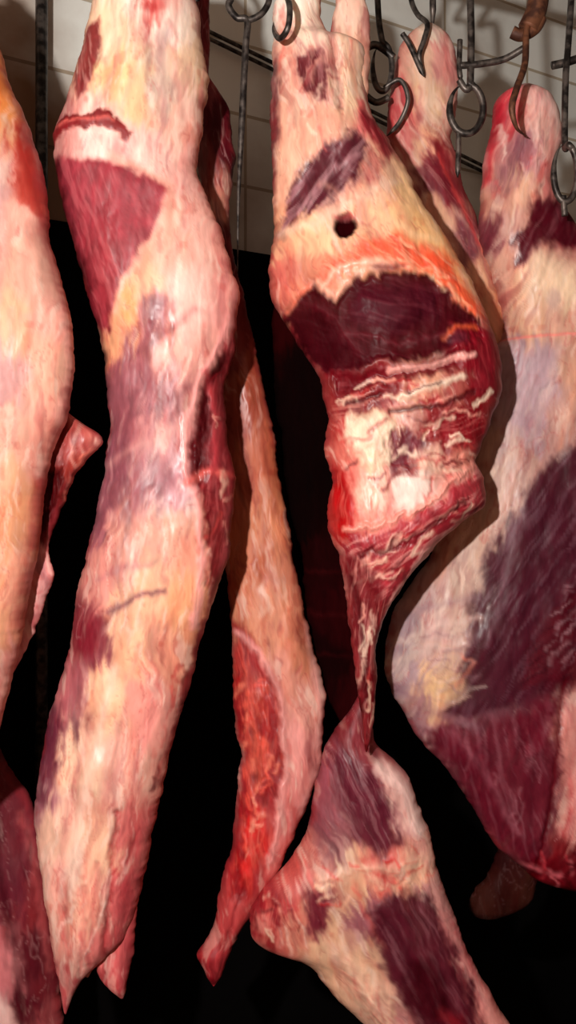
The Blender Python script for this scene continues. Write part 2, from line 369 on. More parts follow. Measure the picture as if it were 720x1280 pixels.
A2_anch=[(110,545,(205,104,94)),(125,552,(226,156,140)),(80,560,(170,66,58)),(70,600,(130,34,32)),(60,650,(100,18,20)),(50,720,(226,162,155)),(60,720,(228,172,164)),(40,780,(224,156,148)),(20,840,(222,156,144)),(90,590,(190,84,72))]
A2_feats=[L([(132,552),(104,578),(92,600),(76,640)],3,(216,118,100),.8,3,.004),P([(62,590),(82,585),(68,640),(56,665)],(70,10,14),.9,5,-.01)]
A=make_mesh('beef_carcass',[loft(A_L,A_R,-.12,.09,A_anch,A_feats,15,flow=92,cap=30,film=.35,gain=.92),
   loft(A2_L,A2_R,-.06,.03,A2_anch,A2_feats,16,nf=70,nb=20,rag=3)],M_FL)

# C : carcass behind B
C_anch=[(262,110,(150,50,55)),(278,140,(104,26,36)),(290,200,(108,28,40)),(270,220,(150,60,60)),(280,240,(205,146,124)),(285,300,(120,46,46)),(300,390,(136,40,40)),(295,440,(150,50,46)),(318,470,(182,94,68)),(298,520,(170,76,58)),(330,560,(192,106,78)),(300,620,(190,102,76)),
 (335,650,(204,126,92)),(310,700,(200,118,86)),(355,720,(204,128,102)),(330,770,(212,140,110)),(375,800,(206,128,100)),(350,840,(216,144,124)),(385,880,(220,152,136)),(370,930,(222,148,138)),(390,950,(210,128,120)),(350,1000,(220,136,128)),(370,1020,(216,130,124)),(340,1070,(216,118,112)),
 (305,1090,(186,56,60)),(300,1130,(196,82,80)),(285,1150,(190,70,70)),(270,1200,(196,66,70)),(265,1225,(170,40,50))]
C_red=[(298,800),(320,820),(342,870),(346,940),(340,1010),(325,1070),(300,1110),(290,1100),(300,1020),(304,950)]
C_feats=[L([(300,380),(312,450),(328,540),(342,640)],5,(140,44,40),.5,8),
 P([(290,770),(318,800),(345,850),(356,920),(350,1000),(338,1060),(312,1110),(285,1120),(296,1020),(302,950),(292,860)],(166,28,36),.93,7,-.006,(85,4,.4,(220,84,70))),
 P([(312,830),(326,860),(330,940),(318,990),(308,960),(314,900)],(228,110,90),.65,10,.004,(85,3,.4,(190,50,50)),14),
 P([(300,1030),(340,1000),(336,1060),(310,1090),(292,1080)],(222,58,54),.75,10,.003,(85,4,.4,(236,130,110)),14),
 L([(296,790),(326,815),(352,870),(358,950),(350,1020),(338,1070)],4,(232,158,150),.8,5,.006),
 E(345,720,14,8,(160,90,80),.4,8), L([(384,780),(402,870),(398,950),(376,1010)],4,(232,174,164),.6,6,.003),
 L([(330,600),(348,700),(362,790)],4,(214,144,112),.5,7,.003), L([(300,1110),(286,1160),(272,1215)],2,(140,30,38),.6,4,-.004)
 ]+scatter(C_red,34,88,9,2.4,[(236,130,106),(232,96,80),(150,22,32),(214,54,50),(240,160,136)],211,.002,.75,30)
C_L=[(-20,240),(95,240),(200,245),(300,258),(370,268),(450,270),(600,270),(700,278),(780,288),(850,290),(950,300),(1000,296),(1080,284),(1130,272),(1160,266),(1180,256),(1190,244),(1200,250),(1214,256),(1232,264)]
C_R=[(-20,262),(95,262),(130,284),(200,296),(255,286),(300,290),(350,297),(380,306),(450,321),(520,337),(600,350),(700,370),(800,391),(870,407),(950,402),(1000,387),(1050,366),(1090,346),(1120,326),(1140,314),(1170,296),(1190,286),(1215,278),(1232,270)]
C=make_mesh('beef_carcass',[loft(C_L,C_R,.16,.05,C_anch,C_feats,25,flow=80,cap=14,rag=2.2,sig=3.5,gain=.92)],M_FL)

# D : central carcass
D_anch=[(360,10,wh),(375,50,(240,212,186)),(352,80,(228,176,154)),(400,40,(236,204,180)),(440,20,(238,198,174)),(440,70,(234,190,160)),(400,110,(205,150,138)),(350,140,(224,168,144)),(430,130,(234,198,164)),(365,190,(230,182,154)),(352,240,(226,176,148)),(400,170,(224,178,152)),(460,160,(200,104,100)),
 (350,300,(224,166,132)),(345,340,(196,104,92)),(395,310,(230,182,142)),(420,260,(216,164,142)),(470,240,(222,174,144)),(500,260,(232,186,138)),(460,300,(226,172,136)),(530,300,(234,182,128)),(500,320,(230,154,112)),(560,350,(232,164,108)),(590,390,(224,134,90)),(545,350,(228,118,78)),
 (390,360,(214,134,106)),(600,430,(160,38,44)),(600,470,(140,28,40)),(560,440,(120,26,36)),
 (430,500,(130,32,40)),(470,500,(170,70,66)),(520,490,(214,160,132)),(560,500,(180,90,80)),(590,510,(150,36,40)),(425,540,(176,60,58)),(445,545,(224,184,152)),(470,550,(230,202,166)),(510,530,(190,130,116)),(535,520,(160,50,54)),(560,545,(158,34,42)),(590,555,(170,60,60)),(500,575,(140,60,66)),(440,590,(200,110,98)),(470,610,(226,180,156)),(510,610,(232,200,182)),(540,590,(220,160,142)),(580,590,(206,100,88)),(424,620,(176,44,44)),
 (430,640,(190,48,46)),(470,640,(214,134,118)),(520,650,(196,90,84)),(570,630,(190,78,76)),(440,690,(160,46,54)),(480,690,(196,108,98)),(530,670,(186,70,72)),(460,740,(170,64,66)),(480,740,(196,90,84)),(455,800,(140,40,44)),(450,860,(100,22,26)),(455,910,(106,24,28))]
D_ch=[(414,485),(480,475),(560,470),(606,500),(600,560),(590,590),(540,606),(430,600)]
D_fl=[(432,690),(500,665),(560,625),(596,595),(604,630),(570,655),(520,690),(480,745),(456,740)]
D_feats=[
 P([(334,80),(350,78),(352,150),(346,220),(338,260),(330,200)],(106,34,50),.85,6,0,(85,3,.4,(190,130,124))),
 L([(365,60),(368,130),(360,200),(352,270)],3,(214,140,120),.5,5),L([(352,20),(356,60),(352,100)],2.5,(206,80,70),.6,4),
 P([(378,88),(400,84),(412,110),(405,140),(385,132),(374,112)],(112,26,38),.92,5,-.002,(80,3,.35,(190,120,120)),11),
 L([(405,0),(412,50),(418,100),(422,150)],5,(150,80,76),.7,5,-.010),
 L([(436,40),(440,100),(446,150)],3,(214,130,110),.5,5),
 P([(448,150),(470,160),(488,196),(480,215),(450,180)],(146,30,42),.9,5,.002,(60,3,.3,(200,110,104))),
 P([(455,200),(475,215),(462,250),(448,246)],(150,50,62),.7,7), P([(455,240),(472,236),(466,258),(452,262)],(150,60,66),.5,6),
 P([(352,305),(360,262),(382,222),(412,192),(442,184),(456,200),(450,238),(424,266),(392,280),(368,294)],(96,24,42),.97,8,-.003,(128,5,.4,(186,136,140)),12),
 L([(375,280),(405,240),(440,212)],2.5,(190,140,144),.4,5,.001), L([(366,262),(390,232)],3,(170,110,120),.3,4),
 L([(352,300),(400,290),(450,262),(490,240)],4,(238,203,176),.5,7,.003),
 L([(490,210),(520,262),(560,330),(600,385)],4,(238,194,150),.6,7,.003), L([(470,230),(500,290),(540,330)],3,(222,150,120),.4,6),
 L([(460,280),(500,300),(540,310)],3,(238,200,156),.5,6),L([(400,250),(440,270),(456,296)],3,(196,130,110),.4,5),
 P([(450,315),(500,305),(560,340),(600,390),(604,415),(570,400),(530,364),(480,352),(445,350),(425,368),(398,372),(405,352),(440,335)],(226,84,60),.85,12,.004,(35,4,.5,(238,174,140)),14),
 E(467,347,20,10,(236,178,150),.9,6,.006), E(480,350,22,5,(120,46,50),.8,5,-.003), L([(400,372),(425,352),(455,342)],3,(238,190,164),.7,4,.004),
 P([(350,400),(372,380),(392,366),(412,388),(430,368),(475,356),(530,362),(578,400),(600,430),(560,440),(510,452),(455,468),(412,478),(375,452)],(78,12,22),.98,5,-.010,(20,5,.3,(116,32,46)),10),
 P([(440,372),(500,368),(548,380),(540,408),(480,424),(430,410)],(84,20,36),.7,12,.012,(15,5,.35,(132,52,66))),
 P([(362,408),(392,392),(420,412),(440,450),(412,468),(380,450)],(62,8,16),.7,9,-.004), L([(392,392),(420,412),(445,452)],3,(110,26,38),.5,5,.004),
 L([(430,425),(490,438),(560,424)],2.5,(128,40,52),.5,4,.003), L([(395,366),(412,386),(432,366)],3,(240,176,150),.9,3,.004),
 L([(360,395),(385,368)],3,(228,124,100),.8,4),
 P([(556,415),(610,418),(624,450),(620,500),(590,505),(575,470),(556,450)],(140,22,36),.95,6,.004,(80,3,.3,(180,60,66))),
 E(561,432,14,8,(88,46,60),.6,5,.003), L([(545,432),(562,418),(585,420)],2.5,(230,104,64),.6,4),
 P([(408,478),(460,470),(520,452),(580,450),(570,468),(520,475),(470,490),(420,505)],(120,16,28),.95,6,-.012,(170,3,.3,(170,60,66)),10),
 P([(412,500),(455,490),(500,480),(490,505),(450,525),(415,530)],(138,24,34),.85,7,-.003,(165,3,.45,(214,140,124))),
 P([(430,530),(470,520),(492,545),(480,585),(445,575),(424,560)],(236,212,184),.85,7,.008,(60,3,.35,(216,150,130)),13),
 P([(520,525),(590,510),(604,540),(590,558),(545,560),(512,548)],(148,20,32),.92,6,-.005,(160,3,.4,(196,100,96)),11),
 P([(492,548),(520,550),(515,590),(490,600),(484,570)],(128,48,60),.9,7,-.005,None,12),
 E(505,618,16,22,(240,214,200),.8,10,.004,None,12), E(530,580,22,16,(230,184,160),.75,8,.004,None,12), E(570,578,18,12,(224,146,126),.7,7,.004), E(455,610,16,20,(230,184,162),.7,9,.004,None,12),  # first ellipse is a wet highlight painted into the colour
 ]+scatter(D_ch,60,-14,13,2.2,FATP+REDP+REDP[:2],221,.004,.85,22)+[
 L([(482,470),(520,464),(582,452)],3.5,(234,170,158),.9,3,.007),
 L([(490,505),(530,490),(570,478)],3.5,(240,216,190),.85,3.5,.005), L([(480,520),(545,512),(585,495)],2.5,(80,20,24),.8,3,-.005),
 L([(500,498),(540,486)],2,(90,26,30),.8,2.5,-.003), L([(430,512),(470,500)],2,(80,14,20),.8,3,-.004),
 L([(478,590),(486,620),(482,650)],2,(186,80,76),.7,4,-.004), L([(530,600),(524,630),(520,648)],2,(186,70,66),.8,3,-.004),
 P([(412,580),(434,590),(446,640),(436,675),(418,680)],(186,28,32),.85,8,.002,(90,3,.4,(226,124,110)),13),
 P([(430,672),(500,655),(560,615),(596,584),(607,628),(575,655),(535,685),(505,725),(480,760),(462,730),(440,700)],(168,48,58),.93,5,.006,(148,5,.5,(224,160,150)),10),
 ]+scatter(D_fl,34,-36,13,2,FATP+REDP,222,.003,.7,16)+[
 L([(428,664),(500,648),(556,606),(594,580)],3.5,(234,154,138),.9,3.5,.009,None,9), L([(606,632),(560,662),(520,695),(492,740),(474,800)],3,(238,174,164),.85,3,.004),
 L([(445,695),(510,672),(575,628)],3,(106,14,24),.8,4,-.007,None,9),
 P([(430,690),(470,715),(484,760),(470,830),(466,930),(452,900),(440,800)],(126,26,34),.8,6,0,(95,3,.5,(206,136,126))),
 L([(440,720),(452,790),(458,870)],3,(80,12,18),.7,5,-.005)]\
 +scatter([(440,700),(480,760),(470,830),(464,920),(454,900)],12,96,18,1.8,FATP+REDP,223,.002,.6,8)\
 +scatter([(450,320),(500,310),(560,350),(600,400),(560,385),(500,350)],22,35,12,2,[(240,180,140),(232,110,70),(210,60,44),(242,196,156)],224,.0025,.7,16)\
 +scatter([(345,80),(450,80),(470,160),(500,240),(440,180),(360,220)],22,80,16,1.8,[(196,90,84),(240,214,188),(190,130,116),(170,60,62)],225,.0015,.55,16)+[
 E(428,299,13,15,(50,6,12),1,3,-.014),L([(418,288),(436,286)],2,(190,84,84),.7,2)]
D_L=[(-50,350),(-6,345),(60,342),(100,338),(200,342),(280,343),(340,336),(380,342),(400,352),(442,376),(478,402),(520,412),(560,406),(600,414),(640,408),(700,423),(770,436),(850,446),(900,452),(940,456)]
D_R=[(-50,396),(-6,404),(30,402),(50,412),(62,458),(100,456),(150,466),(180,486),(220,510),(260,531),(300,556),(350,586),(400,612),(440,622),(490,624),(520,612),(540,606),(560,599),(578,590),(596,602),(632,609),(650,582),(680,547),(720,512),(760,486),(800,471),(850,469),(900,466),(940,460)]
Dp_L=[(-60,428),(0,418),(40,412),(80,405),(140,400)]
Dp_R=[(-60,450),(0,456),(40,461),(80,463),(140,458)]
Dc_anch=[(345,400,(46,8,9)),(370,480,(17,4,4)),(350,560,(18,4,4)),(390,600,(16,4,4)),(400,700,(34,7,8)),(380,650,(18,4,4)),(430,760,(44,8,10)),(400,820,(26,6,7)),(430,900,(50,10,12))]  # near-black reds paint the shadow inside the rib cavity
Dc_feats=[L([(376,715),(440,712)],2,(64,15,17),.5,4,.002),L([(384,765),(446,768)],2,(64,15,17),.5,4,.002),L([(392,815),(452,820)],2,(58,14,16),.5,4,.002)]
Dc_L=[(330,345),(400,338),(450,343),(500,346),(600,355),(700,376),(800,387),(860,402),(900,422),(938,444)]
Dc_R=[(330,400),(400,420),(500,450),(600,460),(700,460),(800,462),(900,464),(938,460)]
# G : foreleg hanging below D
G_anch=[(430,920,(150,54,62)),(420,960,(150,78,88)),(450,970,(128,52,68)),(470,1010,(130,54,70)),(490,965,(228,176,164)),(510,1010,(230,184,170)),(530,1050,(228,170,152)),(400,1010,(160,88,96)),(430,1040,(160,96,98)),(395,1060,(205,132,118)),(440,1085,(228,186,150)),(480,1075,(214,112,100)),(510,1080,(224,174,146)),
 (370,1090,(205,102,94)),(350,1120,(190,62,66)),(330,1150,(176,46,52)),(325,1175,(205,122,110)),(370,1140,(214,142,120)),(400,1130,(150,60,72)),(420,1150,(224,176,142)),(400,1170,(226,180,146)),(450,1130,(160,90,98)),(450,1190,(226,180,148)),(490,1130,(136,72,84)),(500,1190,(116,40,54)),(530,1120,(205,150,140)),(550,1160,(190,110,110)),(530,1220,(92,24,34)),(470,1240,(224,176,150)),
 (570,1210,(180,96,98)),(510,1270,(190,130,122)),(560,1270,(150,40,48)),(600,1260,(214,136,126)),(630,1290,(214,146,134)),(560,1330,(200,112,100)),(600,1380,(200,112,100))]
G_feats=[P([(420,925),(446,940),(480,990),(500,1050),(470,1060),(440,1040),(420,1000)],(110,32,50),.9,9,.003,(65,4,.4,(170,110,116)),10),
 P([(395,1000),(420,960),(430,1040),(410,1070),(390,1050)],(140,70,80),.6,9,0,(75,4,.4)),
 L([(470,950),(505,980),(520,1030)],7,(240,204,192),.7,7,.005),
 L([(400,1090),(440,1075),(490,1072),(530,1060)],5,(234,186,160),.7,8,.005,(10,3,.4,(214,70,60)),9),
 L([(440,1090),(455,1130),(480,1170)],2.5,(214,90,76),.5,5),
 P([(380,1100),(410,1108),(405,1150),(385,1160)],(120,34,50),.8,8,-.002,(80,3,.4),10),
 P([(455,1120),(500,1095),(545,1120),(565,1180),(590,1240),(605,1300),(540,1300),(505,1240),(480,1190)],(98,26,42),.95,11,.006,(62,5,.4,(156,92,102)),12),
 P([(505,1185),(535,1180),(560,1240),(530,1260),(505,1230)],(68,10,18),.75,11),
 P([(400,1150),(450,1190),(490,1260),(520,1300),(480,1300),(430,1220)],(230,190,162),.6,10,.005,(55,3,.35,(206,116,104))),
 L([(540,1110),(575,1180),(612,1270)],4,(226,160,150),.6,6,.003), L([(565,1150),(600,1230)],2,(190,74,76),.5,4),
 P([(318,1110),(350,1110),(355,1150),(335,1180),(312,1160)],(160,30,40),.85,8,0,(100,3,.4,(220,120,104)),12), E(330,1145,8,14,(228,150,136),.6,6,.004),
 P([(540,1240),(570,1250),(590,1290),(560,1300)],(170,36,42),.5,10)]\
 +scatter([(390,1070),(520,1050),(540,1090),(460,1110),(400,1120)],26,5,9,2,[(206,50,50),(240,200,170),(214,90,80),(236,180,150)],231,.0025,.7,30)\
 +scatter([(316,1115),(380,1090),(390,1150),(335,1185)],16,60,8,2,FATP+REDP,232,.0025,.7,40)\
 +scatter([(410,1150),(540,1300),(480,1300),(410,1200)],14,55,20,1.8,[(206,110,100),(240,206,180),(180,70,74)],233,.002,.5,8)
G_L=[(860,450),(890,438),(908,422),(930,408),(980,394),(1040,384),(1080,358),(1110,325),(1140,312),(1170,314),(1185,332),(1192,365),(1205,388),(1240,418),(1280,458),(1340,510),(1420,570),(1440,585)]
G_R=[(860,462),(900,464),(930,468),(948,490),(975,514),(1010,526),(1050,537),(1080,546),(1130,562),(1170,576),(1200,592),(1240,612),(1280,636),(1340,665),(1420,690),(1440,692)]
D=make_mesh('beef_carcass',[loft(D_L,D_R,.07,.09,D_anch,D_feats,35,flow=70,nf=260,step=1.8,cap=20,rag=2.2,film=.42,sig=4),
  loft(Dp_L,Dp_R,.06,.03,D_anch,D_feats,36,nf=60,nb=20),
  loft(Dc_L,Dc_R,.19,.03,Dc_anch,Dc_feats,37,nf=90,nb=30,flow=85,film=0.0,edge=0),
  loft(G_L,G_R,.14,.06,G_anch,G_feats,38,flow=62,nf=210,step=1.9,rag=2.0)],M_FL)

# E : rear shank
E_anch=[(540,45,(238,214,190)),(505,70,(228,162,142)),(560,80,(222,154,142)),(530,90,(230,186,156)),(495,130,(200,88,88)),(530,140,(234,190,150)),(560,150,(228,180,160)),(500,180,(205,112,104)),(530,190,(228,174,140)),(545,210,(160,50,56)),(515,210,(210,162,140)),(530,235,(146,50,60)),(560,240,(150,48,56)),(540,265,(224,174,142)),(565,280,(222,172,142)),(580,300,(150,80,88)),(600,340,(224,170,136)),(620,390,(218,144,106)),(640,420,(212,144,118)),(600,400,(216,154,120))]
E_feats=[P([(535,180),(556,185),(562,230),(545,215)],(140,30,40),.85,6),P([(505,215),(545,205),(580,250),(590,290),(560,262),(525,240)],(130,34,48),.88,8,.002,(50,4,.4,(200,140,132))),
 L([(497,60),(488,120),(486,170)],4,(200,56,62),.7,5),L([(525,120),(518,180)],3,(190,104,100),.6,5),L([(560,270),(590,310),(610,360)],4,(140,60,70),.6,6),L([(545,200),(575,260),(600,320)],2,(214,72,66),.6,4),
 L([(515,80),(530,110),(526,160)],3,(238,204,180),.6,5,.003),L([(555,70),(562,130)],3,(214,120,110),.5,5)]
E_L=[(28,526),(45,508),(60,498),(120,486),(180,482),(230,490),(270,505),(320,520),(380,545),(430,560),(520,570),(620,570)]
E_R=[(28,544),(45,560),(60,568),(100,574),(140,570),(180,562),(230,578),(270,594),(320,608),(380,632),(430,650),(520,650),(620,630)]
Eo=make_mesh('beef_carcass',[loft(E_L,E_R,.25,.04,E_anch,E_feats,45,flow=65,nf=110,cap=20,gain=.92)],M_FL)

# F : right carcass
F_anch=[(660,118,(228,172,162)),(685,140,(234,192,180)),(625,135,(205,72,80)),(620,170,(196,54,66)),(645,170,(224,164,150)),(680,180,(224,170,156)),(620,210,(205,142,136)),(650,210,(172,118,122)),(675,230,(205,122,114)),(615,250,(216,156,134)),(640,250,(224,174,146)),(610,290,(150,72,82)),(630,290,(205,156,140)),(680,290,(112,32,44)),(650,330,(138,52,62)),(700,330,(150,54,62)),
 (625,350,(216,164,142)),(660,360,(224,182,150)),(700,370,(232,200,164)),(650,400,(224,174,142)),(700,410,(216,164,140)),(640,450,(190,158,158)),(670,470,(180,146,148)),(705,460,(206,154,128)),(630,500,(184,150,148)),(700,520,(190,144,130)),(650,540,(168,134,138)),(620,570,(206,168,146)),(640,600,(190,150,136)),(690,560,(182,138,128)),(740,480,(200,144,118)),
 (600,650,(206,168,146)),(620,640,(196,156,140)),(570,690,(206,168,144)),(560,740,(200,166,148)),(520,760,(188,156,148)),(580,770,(190,152,138)),(500,800,(168,142,144)),(540,800,(196,160,150)),(500,840,(166,136,138)),(530,860,(222,180,138)),(560,840,(206,170,144)),(580,860,(166,120,124)),(520,895,(162,116,120)),
 (660,650,(100,44,58)),(640,760,(102,44,58)),(690,700,(94,32,46)),(620,830,(118,62,74)),(680,790,(108,28,40)),(600,900,(140,84,98)),(560,920,(130,50,64)),(620,960,(122,36,52)),(650,1000,(126,36,52)),(660,900,(106,38,54)),(720,650,(140,72,78)),(720,800,(140,40,48)),(708,900,(208,138,128)),(715,1000,(216,142,132)),(700,1060,(150,28,38)),(680,1090,(110,16,26)),(640,1060,(160,72,80)),(740,700,(140,72,72)),(740,950,(206,132,122))]
F_feats=[L([(618,140),(612,180),(606,230)],5,(192,34,52),.8,5),
 P([(636,180),(652,190),(640,240),(618,262),(612,240)],(140,78,90),.65,8,0,(110,3,.5)),
 L([(660,130),(664,200),(655,250)],3,(232,180,166),.5,5,.003),L([(685,160),(680,220)],3,(206,110,104),.5,5),
 P([(668,262),(700,262),(722,310),(700,322),(665,318),(640,345),(632,320),(650,290)],(94,18,32),.97,7,-.003,(120,4,.35,(156,88,96)),11),
 P([(610,270),(622,275),(614,320),(602,315)],(122,38,52),.75,6), P([(660,330),(720,330),(720,390),(680,400),(650,370)],(236,206,174),.6,12,.004),
 E(680,385,8,14,(196,160,150),.6,6), L([(640,345),(625,385),(628,420)],3,(200,110,98),.5,6),
 L([(620,428),(660,427),(700,425),(760,428)],1.6,(226,124,114),.8,1.8,.002,None,2),
 P([(625,440),(690,440),(685,500),(650,560),(625,560)],(172,142,150),.5,18,0,(105,5,.5)),
 L([(690,440),(672,500),(650,560)],3,(220,188,176),.4,6,.002),L([(720,440),(705,500),(690,560)],4,(216,150,116),.5,8),
 L([(640,450),(632,520),(616,580)],4,(150,116,126),.5,8),
 P([(664,590),(700,560),(740,550),(740,760),(690,850),(640,866),(590,892),(550,880),(572,800),(590,740),(612,680),(636,630)],(88,28,44),.96,10,.003,(122,5,.32,(136,88,104)),11),
 P([(650,800),(690,740),(725,700),(740,830),(690,850),(640,850)],(100,16,30),.8,10,0,(148,4,.5,(52,10,20))),
 L([(640,640),(620,720),(600,800)],3,(150,106,118),.4,7),L([(690,590),(660,680),(640,760)],3,(64,16,30),.5,8),
 P([(530,905),(600,885),(650,880),(684,860),(690,950),(672,1050),(655,1080),(620,1050),(580,980),(545,930)],(118,28,46),.95,10,.002,(75,4,.33,(160,88,102)),10),
 L([(560,900),(600,960),(640,1030)],3,(170,98,112),.4,6), L([(640,900),(650,970),(655,1050)],3,(84,16,32),.5,6),
 L([(692,840),(686,930),(674,1010),(662,1070)],3,(110,16,30),.9,4,-.008), L([(720,840),(706,930),(694,1030)],1.6,(186,46,58),.7,3),
 L([(480,830),(520,808),(570,796)],4,(216,188,174),.5,7,.002), E(548,852,22,16,(226,184,138),.6,12), L([(566,812),(584,822),(560,850)],2,(214,114,88),.6,4),
 L([(500,770),(550,752),(590,745)],4,(140,104,112),.5,7),L([(490,850),(530,880),(590,900)],5,(140,94,106),.5,7),L([(492,800),(540,780),(590,770)],3,(216,184,170),.5,5,.002),L([(560,700),(540,740),(510,780)],3,(150,110,116),.4,7),
 P([(650,1062),(690,1052),(760,1050),(760,1120),(670,1105)],(120,14,28),.9,6),
 L([(648,1070),(690,1078)],4,(226,116,124),.6,4),E(712,930,10,60,(218,158,146),.5,10)]\
 +scatter([(640,820),(690,720),(720,700),(720,800),(680,850)],26,-58,16,1.3,[(160,108,120),(60,12,24),(180,130,138)],241,.0012,.55,7)\
 +scatter([(490,790),(580,770),(600,860),(520,890)],26,-25,16,1.6,[(226,200,186),(150,104,110),(206,160,140),(140,90,100)],242,.0015,.5,18)\
 +scatter([(560,900),(670,880),(680,960),(650,1060),(600,990)],20,78,20,1.5,[(170,100,112),(84,16,30),(150,50,66)],243,.0012,.5,10)\
 +scatter([(655,1060),(740,1050),(740,1100),(680,1095)],16,80,9,2.4,[(180,50,60),(80,8,18),(220,110,116)],244,.003,.8,25)\
 +scatter([(620,130),(690,130),(685,240),(612,250)],18,96,14,1.7,[(206,80,84),(238,204,190),(160,100,108)],245,.0015,.55,12)
F_L=[(104,650),(118,625),(130,616),(180,611),(230,602),(270,597),(300,600),(350,614),(400,630),(424,628),(432,616),(500,600),(600,570),(700,535),(760,492),(800,480),(840,480),(880,498),(920,522),(960,560),(1000,588),(1040,606),(1060,622),(1074,640),(1082,654),(1090,655),(1100,672),(1108,690),(1114,700)]
F_R=[(104,668),(118,686),(140,698),(180,700),(230,688),(260,702),(290,722),(350,780),(424,820),(500,850),(700,860),(900,850),(1040,820),(1090,790),(1114,760)]
Fc=make_mesh('beef_carcass',[loft(F_L,F_R,.22,.07,F_anch,F_feats,55,flow=110,nf=240,step=2,cap=20,film=.45,sig=4,gain=.95)],M_FL)

# H : dark piece lower left
H_anch=[(0,1040,(110,36,46)),(30,1040,(130,44,54)),(20,1100,(120,38,52)),(50,1120,(150,54,58)),(10,1190,(196,112,114)),(40,1180,(96,24,34)),(60,1210,(120,36,44)),(30,1240,(100,22,36)),(5,1260,(228,186,176)),(60,1270,(150,64,66)),(-30,900,(150,80,80)),(-40,400,(160,90,84))]
H_L=[(-50,-120),(300,-150),(800,-140),(1100,-120),(1300,-90),(1420,-60)]
H_R=[(-50,-50),(300,-40),(700,-50),(900,-20),(980,24),(1000,36),(1100,64),(1200,76),(1280,80),(1340,60),(1420,0)]
H=make_mesh('beef_carcass',[loft(H_L,H_R,.14,.05,H_anch,[L([(30,1010),(52,1100),(66,1200)],4,(180,80,80),.6,5),E(10,1190,24,20,(200,120,120),.6,10),L([(0,1050),(20,1130),(30,1230)],3,(70,14,24),.6,6)],65,flow=80,nf=110,film=.25)],M_FL)
# I : dim scrap hanging behind right carcass
I_anch=[(630,1100,(74,28,24)),(600,1130,(78,36,28)),(650,1120,(80,40,32)),(700,1100,(60,12,18)),(640,1060,(66,26,26))]
I_L=[(700,640),(900,630),(1040,628),(1090,612),(1120,588),(1138,586),(1150,600)]
I_R=[(700,700),(900,690),(1040,690),(1090,680),(1110,672),(1125,668),(1140,640),(1150,622)]
I=make_mesh('beef_offcut',[loft(I_L,I_R,.42,.03,I_anch,[],75,nf=60,nb=20,rag=4,film=0.1,cap=14,edge=0)],M_FL)

# ---------------------------------------------------------------- hooks & rails
def smooth_path(pts,sub=8):
    P_=[Vector(p) for p in pts]; out=[]
    for i in range(len(P_)-1):
        p0=P_[max(i-1,0)];p1=P_[i];p2=P_[i+1];p3=P_[min(i+2,len(P_)-1)]
        for k in range(sub):
            t=k/sub
            out.append(.5*((2*p1)+(p2-p0)*t+(2*p0-5*p1+4*p2-p3)*t*t+(3*p1-p0-3*p2+p3)*t**3))
    out.append(P_[-1]); return out
def tube_geo(path,r,n=12,taper=None):
    V=[];F=[]; up=Vector((0.13,1,0.07)).normalized()
    for i,p in enumerate(path):
        d=(path[min(i+1,len(path)-1)]-path[max(i-1,0)]).normalized()
        a=d.cross(up)
        if a.length<1e-3: a=d.cross(Vector((1,0,0)))
        a.normalize(); b=d.cross(a)
        rr=r*(taper(i/(len(path)-1)) if taper else 1)
        for k in range(n):
            t=2*math.pi*k/n; V.append(p+a*rr*math.cos(t)+b*rr*math.sin(t))
    for i in range(len(path)-1):
        for k in range(n): F.append((i*n+k,i*n+(k+1)%n,(i+1)*n+(k+1)%n,(i+1)*n+k))
    F.append(tuple(range(n))[::-1]); F.append(tuple(range((len(path)-1)*n,len(path)*n)))
    return V,F
def tubes(name,specs,mat):
    V=[];F=[]
    for path,r,tp in specs:
        v,f=tube_geo(path,r,12,tp); o=len(V); V+=v; F+=[tuple(a+o for a in x) for x in f]
    me=bpy.data.meshes.new(name); me.from_pydata([tuple(v) for v in V],[],F); me.update()
    me.polygons.foreach_set('use_smooth',[True]*len(me.polygons)); me.materials.append(mat)
    ob=bpy.data.objects.new(name,me); bpy.context.collection.objects.link(ob); return ob
RZ=2.56
def ry1(x): return .075+.39*x
def ry2(x): return .26+.39*x
tip=lambda t: 1 if t<.85 else max(.15,1-(t-.85)/.16)
def uvp(pts): return [W(*p) for p in pts]
HR=1.2
def rail_loop(x,y,r):
    q=.0125+r*HR
    return [(x-q,y,RZ-.006),(x-q,y,RZ+.008),(x,y,RZ+q+.004),(x+q,y,RZ+.006),(x+q*.9,y,RZ-.016),(x,y,RZ-.05)]
def hook(name,top_uvy,pts_uvy,r=.0045,rail=ry1,extra=None,mat=None):
    x0,y0,z0=W(*top_uvy)
    pth=rail_loop(x0,rail(x0),r)+[(x0,y0,z0)]+uvp(pts_uvy)
    sp=[(smooth_path(pth),r*HR,tip)]
    for e in (extra or []): sp.append((smooth_path(uvp(e[0])),e[1]*HR,e[2] if len(e)>2 else None))
    return tubes(name,sp,mat or M_ST)
def ring(u,v,ru,rv,y,gap=0,n=16,a0=-90):
    return [(u+ru*math.cos(math.radians(a0+gap+(360-gap*2)*i/n)),v+rv*math.sin(math.radians(a0+gap+(360-gap*2)*i/n)),y) for i in range(n+1)]

